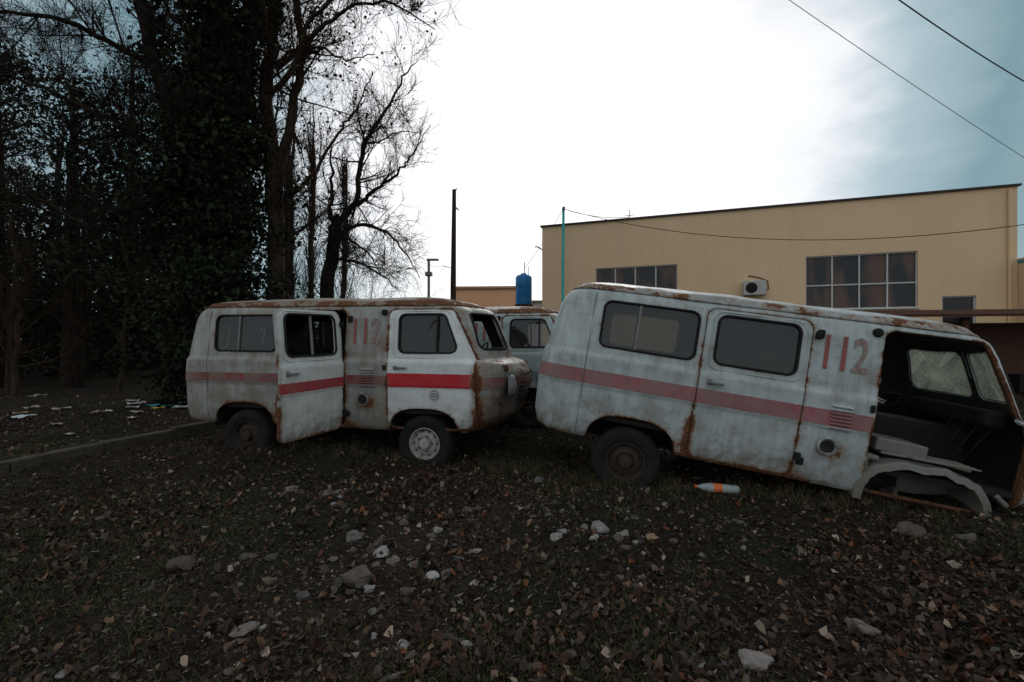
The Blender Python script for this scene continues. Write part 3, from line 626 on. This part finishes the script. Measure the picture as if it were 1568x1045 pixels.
# ---------------------------------------------------------------- BUILDING
def building():
    ang=math.atan2(-.334,.942); E=empty('beige_building',(1.47,22.2,0),(0,0,ang))
    Lf,H=17.65,7.0
    N=NT('stucco_beige'); v=N.tc(); n1=N.noise(v,.35,6,.6); n2=N.noise(v,60,3,.6); st=N.noise(v,1.,6,.65,(2.2,2.2,.3))
    c=N.mix(n1,(.64,.45,.27),(.76,.56,.36)); c=N.mix(N.ramp(st,[(.52,0.),(.85,.35)]),c,(.42,.31,.2))
    wall=N.done(N.bsdf(c,.9,.2,0,n2,.3,.01))
    frame=simple('window_frame_white',(.62,.64,.64),(.5,.5,.5),5,.5)
    N=NT('window_pane'); v=N.tc(); f=N.ramp(N.noise(v,.9,3,.5,(1.5,1,.4)),[(.45,0.),(.58,1.)])
    wg=N.done(N.bsdf(N.mix(f,(.012,.016,.02),(.09,.05,.035)),.08,.3))
    ops=[(2.59,6.2,2.75,4.85),(11.1,14.77,2.72,4.87),(15.5,16.5,1.9,3.12)]
    xs=sorted({0,Lf}|{o[0] for o in ops}|{o[1] for o in ops}); zs=sorted({-.2,H}|{o[2] for o in ops}|{o[3] for o in ops})
    V=[];F=[]
    def quad(a,b,c,d): n=len(V); V.extend([a,b,c,d]); F.append((n,n+1,n+2,n+3))
    for i in range(len(xs)-1):
        for j in range(len(zs)-1):
            cx=(xs[i]+xs[i+1])/2;cz=(zs[j]+zs[j+1])/2
            if any(o[0]<cx<o[1] and o[2]<cz<o[3] for o in ops): continue
            quad((xs[i],0,zs[j]),(xs[i+1],0,zs[j]),(xs[i+1],0,zs[j+1]),(xs[i],0,zs[j+1]))
    for o in ops:
        a,b,c_,d=o; e=.18
        quad((a,0,c_),(a,e,c_),(a,e,d),(a,0,d)); quad((b,e,c_),(b,0,c_),(b,0,d),(b,e,d)); quad((a,0,d),(b,0,d),(b,e,d),(a,e,d)); quad((a,e,c_),(b,e,c_),(b,0,c_),(a,0,c_))
    D=14
    quad((0,D,-.2),(0,0,-.2),(0,0,H),(0,D,H)); quad((Lf,0,-.2),(Lf,D,-.2),(Lf,D,H),(Lf,0,H)); quad((Lf,D,-.2),(0,D,-.2),(0,D,H),(Lf,D,H))
    quad((0,0,H-.3),(0,D,H-.3),(Lf,D,H-.3),(Lf,0,H-.3))
    mesh_py('walls',V,F,wall,E)
    boxes('parapet_flashing',[((Lf+.16,.3,.07),(Lf/2,.06,H+.035)),((.3,D,.07),(.06,D/2+.21,H+.035)),((.3,D,.07),(Lf-.06,D/2+.21,H+.035))],simple('flashing',(.04,.03,.028),(.06,.05,.045),4,.6),E)
    for k,o in enumerate(ops):
        a,b,c_,d=o
        mesh_py('window_glass_%d'%k,[(a,.13,c_),(b,.13,c_),(b,.13,d),(a,.13,d)],[(0,1,2,3)],wg,E)
        nc=4 if k<2 else 1; fr=[]
        for i in range(nc+1): fr.append(((.05 if 0<i<nc or k==2 else .03,.07,d-c_),(a+.02+(b-a-.04)*i/nc,.09,(c_+d)/2)))
        if k<2: zl=[c_+.02,c_+(d-c_)*.45,d-.02]
        else: zl=[c_+.02,d-.02]
        fr+=[((b-a,.06,.05),((a+b)/2,.088,z)) for z in zl]
        boxes('window_frame_%d'%k,fr,frame,E)
        boxes('window_sill_%d'%k,[((b-a+.1,.14,.04),((a+b)/2,-.04,c_-.022))],frame,E)
    boxes('ac_unit',[((.85,.32,.6),(9.2,-.22,3.65))],simple('ac_white',(.5,.5,.48),(.42,.42,.4),5,.5),E,.03)
    o=lathe('ac_fan',[(.22,-.012),(.2,-.02),(.05,-.01),(0,-.02)],M['rubber'],E,(9.08,-.38,3.65),n=28)
    tubes('ac_pipe',[(np.array([[9.6,-.1,3.5],[9.75,-.08,3.6],[9.72,-.06,3.95],[9.4,-.05,4.1],[9.0,-.03,4.2]]),.02,6,False)],M['rubber'],E)
    tubes('downpipe',[(np.array([[Lf-.25,-.08,0],[Lf-.25,-.08,H-.1]]),.05,8,False)],wall,E)
    boxes('side_wing',[((5,9,4.4),(Lf+2.51,3.7,2.2))],wall,E)
    boxes('side_wing_roof',[((5.4,9.6,.12),(Lf+2.7,3.6,4.47),(R(3),0,0))],simple('teal_roof',(.05,.25,.28),(.07,.3,.33),4,.5),E)
    tubes('wall_bracket',[(np.array([[-.0,-.02,5.9],[-.15,-.3,6.0],[-.2,-.5,5.95]]),.03,6,False)],M['rubber'],E)
    tubes('roof_aerial',[(np.array([[4.1,.4,H],[4.1,.4,H+.55]]),.02,5,False),(np.array([[3.9,.4,H+.3],[4.3,.4,H+.3]]),.015,5,False)],M['rubber'],E)
building()
sh=empty('open_shed',(11.6,12.6,0),(0,0,R(-10)))
boxes('shed_posts',[((.15,.15,2.1),(x,0,1.05)) for x in (-1,.8,2.6,4.4)],M['rustm'],sh)
boxes('shed_back_wall',[((7,.15,2.0),(2,1.8,1.0))],simple('red_brick',(.10,.045,.03),(.15,.08,.055),9,.9),sh)
N=NT('rusty_tiles'); v=N.tc(); w=N.n('ShaderNodeTexWave'); w.inputs['Scale'].default_value=5; N.l(v,w.inputs[0]); f=N.noise(v,4,8)
tl=N.done(N.bsdf(N.mix(f,(.05,.022,.015),(.14,.06,.04)),.9,.2,0,w.outputs['Fac'],.8,.05))
boxes('shed_roof',[((7.4,2.6,.07),(2,.85,2.27),(R(6),0,0))],tl,sh)
boxes('shed_clutter',[((.9,.6,.7),(0,.8,.35)),((.7,.5,1.1),(1.6,1.1,.55)),((1.2,.5,.5),(3.2,.9,.25))],M['dark'],sh,.03)
ob=empty('orange_building',(-5.0,40,0),(0,0,R(-4)))
ow=simple('orange_stucco',(.85,.45,.25),(.85,.5,.3),2,.9)
boxes('walls',[((5.6,8,6.0),(2.8,4,3.0))],ow,ob)
boxes('roof_slab',[((5.9,8.4,.2),(2.8,4,6.12))],simple('roof_edge',(.45,.25,.17),(.5,.3,.2)),ob)
boxes('windows',[((.9,.1,1.2),(x,-.03,3.6)) for x in (1.,2.7,4.5)],M['dark'],ob)
b2=empty('white_building',(-.3,44,0)); boxes('walls',[((6,7,5.2),(3.4,4,2.6))],simple('pale_render',(.5,.5,.48),(.45,.44,.42),2),b2); boxes('roof',[((6.4,7.4,.2),(3.4,4,5.31))],M['greym'],b2)
wt=empty('water_tank',(.72,28,0)); bl=simple('blue_plastic',(.01,.16,.42),(.015,.2,.5),3,.4)
lathe('tank',[(0,-.95),(.42,-.95),(.5,-.9),(.5,-.4),(.52,-.38),(.5,-.36),(.5,.2),(.52,.22),(.5,.24),(.5,.75),(.4,.88),(.18,.93),(.18,1.0),(0,1.0)],bl,wt,(0,0,4.6),(R(90),0,0),32)
boxes('stand',[((.08,.08,3.6),(x,y,1.8)) for x in(-.45,.45) for y in(-.45,.45)]+[((1.1,1.1,.08),(0,0,3.62))],M['rustm'],wt)
tubes('antenna',[(np.array([[.05,0,5.5],[.05,0,6.3]]),.03,5,False),(np.array([[.3,-.2,5.4],[.3,-.2,6.0]]),.02,5,False)],simple('antenna_red',(.5,.12,.08),(.5,.4,.4)),wt)
up=empty('utility_pole',(-2.6,20,0))
tubes('pole_shaft',[(np.array([[0,0,-.2],[.02,0,4],[.06,0,8.1]]),[.14,.12,.085],10,False)],M['barkw'],up)
tubes('pole_bracket',[(np.array([[.05,0,7.4],[.25,0,7.2]]),.03,6,False),(np.array([[.05,0,7.9],[.16,0,8.15]]),.03,6,False)],M['rubber'],up)
tp=empty('steel_pole',(2.37,21.2,0)); tubes('pole_shaft',[(np.array([[0,0,-.2],[0,0,4],[.03,0,7.7]]),.06,10,False)],simple('teal_paint',(.02,.45,.48),(.04,.55,.56),5,.5),tp)
boxes('pole_top',[((.12,.3,.1),(0.03,0,7.6))],M['greym'],tp)
lp=empty('street_lamp',(-6.4,35,0)); tubes('pole_shaft',[(np.array([[0,0,-.2],[0,0,7.6]]),.1,8,False)],M['greym'],lp); boxes('lamp_head',[((.9,.25,.15),(.3,0,7.7)),((.5,.5,.3),(0,0,6.6))],M['greym'],lp,.03)
def wire(a,b,sag,r=.012,ext=0.):
    a=np.array(a,float);b=np.array(b,float); s=np.linspace(-ext,1+ext,30)[:,None]; p=a+(b-a)*s; p[:,2]-=4*sag*(s*(1-s))[:,0]
    return (p,r,5,False)
tubes('overhead_wires',[wire((7.3,12,10.45),(18,16,7.9),.05,.009,.9),wire((8.5,10,8.95),(13.5,12,8.3),.05,.014,1.5),
 wire((2.4,21.2,7.6),(16.9,14.6,5.25),.95,.014,.0),wire((16.9,14.6,5.25),(25,11,6.0),.3,.014,.0),wire((2.4,21.2,7.6),(5.3,20.6,7.05),.15,.012),wire((2.4,21.2,7.6),(.72,26,5.6),.1,.012)],M['rubber'])
# ---------------------------------------------------------------- TREES
def rv(): return np.array([random.gauss(0,1),random.gauss(0,1),random.gauss(0,1)])
def twig(Pl,p,d,L,r,depth,up=.12,wob=.22,nch=4):
    n=5 if depth>0 else 4; pts=[p]; d=d/np.linalg.norm(d); q=p.copy()
    for k in range(n):
        d=d+rv()*wob*.6+np.array([0,0,up]); d/=np.linalg.norm(d); q=q+d*L/n; pts.append(q)
        if depth>0 and k>=0:
            for _ in range(nch if random.random()<.5 else max(1,nch-2)):
                if random.random()<.62:
                    e=d+rv()*.62; e/=np.linalg.norm(e)
                    twig(Pl,q-d*L/n*random.random(),e,L*random.uniform(.35,.68),max(.004,r*(1-.6*k/n)*.55),depth-1,up,wob,nch)
    Pl.append((np.array(pts),np.linspace(r,max(.0025,r*.3),len(pts)),6 if r>.04 else (4 if r>.015 else 3),False))
def smoothpts(pts,k=4):
    P_=np.array(pts,float); t=np.arange(len(P_)); tt=np.linspace(0,len(P_)-1,(len(P_)-1)*k+1)
    from_=np.stack([np.interp(tt,t,P_[:,i]) for i in range(3)],-1)
    for _ in range(2): from_[1:-1]=(from_[:-2]+2*from_[1:-1]+from_[2:])/4
    return from_
def limb(Pl,pts,r0,r1,nch,L,depth,start=.15,up=.12,wob=.22,sides=8,cn=3):
    S=smoothpts(pts,5); n=len(S); S=S+rng.standard_normal(S.shape)*min(.03,r1+.01)
    rr=np.linspace(r0,r1,n); Pl.append((S,rr,sides,False))
    for _ in range(nch):
        k=int((start+(1-start)*random.random())*(n-2)); d=S[k+1]-S[k]; d/=np.linalg.norm(d); e=d*.5+rv()*.75; e[2]+=.2; e/=np.linalg.norm(e)
        twig(Pl,S[k],e,L*random.uniform(.5,1.1),min(.035,rr[k]*.38),depth,up,wob,cn)
def leafcloud(cent,spread,n,size,cols,asp=.45):
    cent=np.asarray(cent,float); m=len(cent); tot=m*n
    c=np.repeat(cent,n,0)+rng.standard_normal((tot,3))*np.repeat(np.broadcast_to(spread,(m,3)),n,0)
    a=rng.standard_normal((tot,3)); a/=np.linalg.norm(a,axis=1)[:,None]; b=np.cross(a,rng.standard_normal((tot,3))); b/=np.linalg.norm(b,axis=1)[:,None]
    s=size*(.5+rng.random(tot))[:,None]
    V=np.stack([c-a*s*.5,c+b*s*asp*.5,c+a*s*.5,c-b*s*asp*.5],1).reshape(-1,3)
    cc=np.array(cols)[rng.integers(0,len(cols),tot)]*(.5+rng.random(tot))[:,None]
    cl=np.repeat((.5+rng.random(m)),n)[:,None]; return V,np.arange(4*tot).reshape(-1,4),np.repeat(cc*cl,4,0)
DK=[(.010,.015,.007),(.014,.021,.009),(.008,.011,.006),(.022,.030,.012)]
E=empty('bare_tree'); Pl=[]
limb(Pl,[(-5.24,13,-.1),(-5.3,13,1.6),(-5.22,13,3.1),(-5.05,13,4.75)],.22,.17,8,1.2,2,.4)
limb(Pl,[(-5.1,13,4.3),(-5.0,13,4.75),(-4.98,13,5.0)],.19,.12,5,.6,1,.4)
limb(Pl,[(-5.05,13,4.7),(-4.75,12.95,5.05),(-4.37,12.9,5.4),(-4.31,12.85,6.15),(-4.14,12.8,6.99),(-3.8,12.8,7.64),(-3.34,12.7,8.1),(-3.0,12.7,8.95),(-2.7,12.7,9.2)],.10,.012,26,1.4,2,.2)
limb(Pl,[(-4.37,12.9,5.3),(-3.9,12.6,5.55),(-3.43,12.5,5.8),(-2.95,12.4,6.2),(-2.7,12.4,6.6),(-2.2,12.3,7.3)],.06,.01,20,1.1,2,.1)
limb(Pl,[(-5.05,13,4.75),(-5.3,13.2,5.3),(-5.2,13.3,6.2),(-5.35,13.4,7.2)],.08,.02,14,1.2,2,.1)
limb(Pl,[(-5.0,13,4.5),(-4.2,12.7,4.75),(-3.5,12.5,4.5),(-2.9,12.3,3.9),(-2.5,12.3,3.2)],.06,.01,26,1.1,2,.1,-.05)
limb(Pl,[(-5.1,13,4.2),(-4.6,12.4,4.3),(-3.9,12.1,3.9),(-3.4,12.0,3.2)],.05,.01,24,1.1,2,.1,-.08)
limb(Pl,[(-5.1,13,3.8),(-4.4,12.6,3.7),(-3.6,12.3,3.3),(-3.0,12.2,2.8)],.05,.01,22,1.2,2,.1,-.02)
limb(Pl,[(-4.14,12.8,6.99),(-3.6,12.6,7.0),(-3.1,12.6,7.3),(-2.5,12.6,7.2)],.03,.008,12,.9,2,.1)
tubes('branches',Pl,M['twig'],E)
E=empty('tall_bare_tree'); Pl=[]
limb(Pl,[(-6.2,12,-.1),(-6.25,12,2),(-6.2,12,4),(-6.36,12,6.1),(-6.5,12,8.2),(-6.2,12,10.4),(-6.0,12,13.5)],.25,.12,16,2.2,3,.35)
limb(Pl,[(-6.3,12,5.4),(-6.0,12.2,7),(-5.7,12.3,8.8),(-5.75,12.3,11),(-5.4,12,14)],.14,.07,12,2.,3,.3)
limb(Pl,[(-6.2,12,4.9),(-5.5,11.8,5.4),(-4.9,11.6,5.9),(-4.3,11.5,6.9),(-3.9,11.4,7.2),(-3.5,11.4,8.2)],.06,.012,16,1.3,2,.2)
limb(Pl,[(-6.4,12,7.9),(-5.6,11.8,8.6),(-5.2,11.6,9.6),(-4.4,11.5,10.2),(-3.4,11.3,10.5),(-2.5,11.2,10.6)],.08,.012,24,1.5,2,.2)
limb(Pl,[(-6.2,12,8.6),(-5.1,11.7,9.3),(-4.2,11.5,9.9),(-3.,11.3,9.9),(-1.9,11.3,9.2)],.07,.010,28,1.3,2,.2)
limb(Pl,[(-6.4,12,8.6),(-5.7,11.8,9.0),(-4.9,11.6,9.0),(-4.2,11.5,8.5),(-3.4,11.3,8.6)],.05,.010,16,1.2,2,.2)
limb(Pl,[(-6.4,12,6.6),(-7,11.7,7.8),(-7.9,11.5,8.6),(-9,11.3,9.6)],.08,.015,14,1.6,2,.2)
tubes('branches',Pl,M['barkw'],E)
tips=np.array([p[0][-1] for p in Pl if len(p[0])<8]); tips=tips[rng.random(len(tips))<.2]
V,F,c=leafcloud(tips,.05,1,.08,[(.05,.035,.02),(.03,.03,.015)],.7); mesh_np('last_leaves',V,F,M['leaf'],E,False,c)
E=empty('ivy_covered_tree'); Pl=[]
limb(Pl,[(-7.6,11.5,-.1),(-7.65,11.5,3),(-7.55,11.5,6),(-7.4,11.5,9),(-7.3,11.5,13)],.45,.25,16,3,3,.3)
limb(Pl,[(-7.7,11.5,4.5),(-8.3,11.5,6.5),(-9.0,11.4,8.5),(-9.5,11.3,11.5)],.25,.12,12,2.5,3,.2)
limb(Pl,[(-7.5,11.5,4),(-6.9,11.4,5.5),(-6.75,11.4,7.5),(-6.2,11.3,9.8),(-5.9,11.2,12)],.14,.05,10,2,3,.2)
limb(Pl,[(-7.7,11.5,5),(-9,11.0,6.4),(-10.5,10.6,7.2),(-12,10.2,7.6)],.10,.02,14,2.2,3,.2)
limb(Pl,[(-9.0,11.4,8.3),(-10.3,10.8,9.0),(-11.5,10.4,9.0),(-13,10,8.3)],.08,.015,16,2.0,3,.2,.0)
limb(Pl,[(-7.7,11.5,3.2),(-9,11.0,4.0),(-10,10.6,4.2),(-11.5,10.2,5.2)],.08,.02,14,2.0,3,.2)
tubes('branches',Pl,M['bark'],E)
cent=[]
for z in np.linspace(.2,12.5,95):
    for _ in range(3):
        a=random.random()*6.28; r=.55+.25*math.sin(z*1.3)+.25*random.random(); cent.append((-7.6+.02*z+r*math.cos(a),11.5+r*math.sin(a),z))
for s in np.linspace(0,1,26): cent.append((-7.7-1.8*s+random.gauss(0,.2),11.5,4.5+7*s)); 
for s in np.linspace(0,1,18): cent.append((-7.4+1.2*s+random.gauss(0,.15),11.4,4+6*s))
for _ in range(70): cent.append((-7.3+random.gauss(0,.7),11.4+random.gauss(0,.6),2.8+random.gauss(0,1.2)))
for _ in range(40): cent.append((-8.6+random.gauss(0,.9),11.4+random.gauss(0,.6),4.5+random.gauss(0,1.6)))
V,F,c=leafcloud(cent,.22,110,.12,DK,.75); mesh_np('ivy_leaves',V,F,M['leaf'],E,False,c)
for (x,y,h) in ((-10.6,24,14),(-9.6,26,12),(-12.2,25,15),(-11.4,23,12)):
    E=empty('poplar_tree'); Pl=[]
    limb(Pl,[(x,y,0),(x,y,h*.4),(x+.2,y,h*.8),(x+.1,y,h)],.18,.02,0,1,1)
    for k in range(85):
        z=h*(.08+.84*random.random()); a=random.random()*6.28; d=np.array([math.cos(a)*.28,math.sin(a)*.28,1.]); twig(Pl,np.array([x,y,z]),d,random.uniform(1.2,3.0)*(1.1-z/h*.6),.028,1,.15,.12,4)
    tubes('branches',Pl,M['barkw'],E)
def evergreen(x,y,h,w,nc,z0=.25,lean=0):
    E=empty('evergreen_tree'); Pl=[]
    limb(Pl,[(x,y,-.1),(x+lean*.3,y,h*.4),(x+lean*.7,y,h*.75),(x+lean,y,h)],.2+h*.012,.04,0,1,1)
    cent=[]
    for k in range(nc):
        s=random.random(); z=h*(z0+(1-z0)*s); rr=w*(1-.75*s)*(.45+.6*random.random()); a=random.random()*6.28
        q=np.array([x+lean*s+rr*math.cos(a),y+rr*math.sin(a),z+.1*rr]); cent.append(q)
        p=np.array([x+lean*s,y,z-.35*rr]); Pl.append((np.array([p,(p+q)/2+np.array([0,0,.1]),q]),[.05,.03,.01],4,False))
    tubes('trunk_and_limbs',Pl,M['bark'],E)
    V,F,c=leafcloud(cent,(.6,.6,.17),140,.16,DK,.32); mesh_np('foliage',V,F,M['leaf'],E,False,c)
for t in ((-13.5,14,9.5,3.0,70),(-17,15,11.5,3.5,85,.2),(-11.5,18,12,3.2,80),(-21,17,12,3.6,75,.15),(-15,21,14,3.5,80),(-25,22,15,4,75,.15),(-20,24,17,4,75)): evergreen(*t)
for (x,y,h) in ((-11.2,13,5.5),(-9.6,12.5,5.2),(-13.8,12.5,6),(-16,13,5.5),(-12.6,11.5,4.6)):
    E=empty('young_bare_tree'); Pl=[]
    limb(Pl,[(x,y,-.1),(x+.1,y,h*.3),(x+.2,y,h*.6),(x-.1,y,h)],.08,.02,12,2.0,2,.25)
    tubes('branches',Pl,M['barkw'],E)
wde=empty('background_woodland')
cent=[]
for _ in range(520):
    y=17+16*random.random(); x=-12.5-(y-17)*.45-34*random.random()**1.2; cent.append((x,y,random.random()**1.1*(6.5+2*math.sin(x*.7))))
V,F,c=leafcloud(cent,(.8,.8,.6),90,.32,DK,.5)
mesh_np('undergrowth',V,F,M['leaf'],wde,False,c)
Pl=[]
for _ in range(60):
    y=15+16*random.random(); x=-11-(y-15)*.4-28*random.random(); h=random.uniform(6,12)
    Pl.append((np.array([[x,y,-.1],[x+random.gauss(0,.3),y,h*.5],[x+random.gauss(0,.6),y,h]]),[.16,.12,.04],6,False))
tubes('trunks',Pl,M['bark'],wde)
cent=[(random.uniform(-70,90),60+random.random()*25,random.random()*4.2) for _ in range(900)]
V,F,c=leafcloud(cent,(1.4,1.4,.8),40,.6,[(.03,.03,.02),(.04,.045,.025),(.03,.025,.02)],.5); mesh_np('distant_treeline',V,F,M['leaf'],None,False,c)
Pl=[]
for _ in range(200):
    x=random.uniform(-6.8,-2.8); y=random.uniform(14,17); twig(Pl,np.array([x,y,0.]),np.array([random.gauss(0,.25),0,1.]),random.uniform(2,4.0)*(1-.12*(x+6.8)),.016,1,.02,.2,3)
tubes('bare_shrubs',Pl,M['twig'])
# ---------------------------------------------------------------- WORLD
w=bpy.data.worlds.new('World'); scene.world=w; w.use_nodes=True; t=w.node_tree; t.nodes.clear()
class WN(NT):
    def __init__(s,t): s.t=t
Wn=WN(t)
out=Wn.n('ShaderNodeOutputWorld')
SUNAZ=R(12); SUNEL=R(30)
sky=Wn.n('ShaderNodeTexSky'); sky.sky_type='NISHITA'; sky.sun_disc=False; sky.sun_elevation=SUNEL; sky.sun_rotation=SUNAZ
bg1=Wn.n('ShaderNodeBackground'); bg1.inputs[1].default_value=.1; t.links.new(sky.outputs[0],bg1.inputs[0])
tc=Wn.n('ShaderNodeTexCoord').outputs['Generated']
dp=Wn.n('ShaderNodeVectorMath',operation='DOT_PRODUCT'); t.links.new(tc,dp.inputs[0]); D=Vector((.08,1,.42)).normalized(); dp.inputs[1].default_value=D
n=Wn.noise(tc,1.6,6,.55,(1,1,2.2)); n2=Wn.noise(tc,5,6,.6,(1,1,2.5))
val=Wn.math('ADD',dp.outputs['Value'],Wn.math('ADD',Wn.math('MULTIPLY',Wn.math('SUBTRACT',n,.5),.24),Wn.math('MULTIPLY',Wn.math('SUBTRACT',n2,.5),.07)))
val=Wn.math('MULTIPLY_ADD',val,.5,.5)
col=Wn.ramp(val,[(0.,(.76,.80,.82)),(.6,(.70,.75,.77)),(.80,(.44,.54,.58)),(.885,(.20,.34,.39)),(.93,(.46,.60,.65)),(.960,(1.0,1.02,1.05)),(1.,(1.25,1.25,1.25))])
bg2=Wn.n('ShaderNodeBackground'); bg2.inputs[1].default_value=.95; t.links.new(col,bg2.inputs[0])
ms=Wn.n('ShaderNodeMixShader'); ms.inputs[0].default_value=.9; t.links.new(bg1.outputs[0],ms.inputs[1]); t.links.new(bg2.outputs[0],ms.inputs[2]); t.links.new(ms.outputs[0],out.inputs[0])
sl=bpy.data.lights.new('sun','SUN'); sl.energy=.7; sl.angle=R(18); sl.color=(1,.96,.9)
so=bpy.data.objects.new('sun',sl); COL.objects.link(so)
sd=Vector((math.sin(SUNAZ)*math.cos(SUNEL),math.cos(SUNAZ)*math.cos(SUNEL),math.sin(SUNEL)))
so.rotation_euler=(-sd).to_track_quat('-Z','Y').to_euler()
cd=bpy.data.cameras.new('camera'); cd.lens=16; cd.sensor_width=36; cd.clip_end=2000; cd.clip_start=.05
co=bpy.data.objects.new('camera',cd); co.location=(0,0,1.45); co.rotation_euler=(R(90),0,0); COL.objects.link(co); scene.camera=co
scene.view_settings.view_transform='Standard'; scene.view_settings.look='None'; scene.view_settings.exposure=0
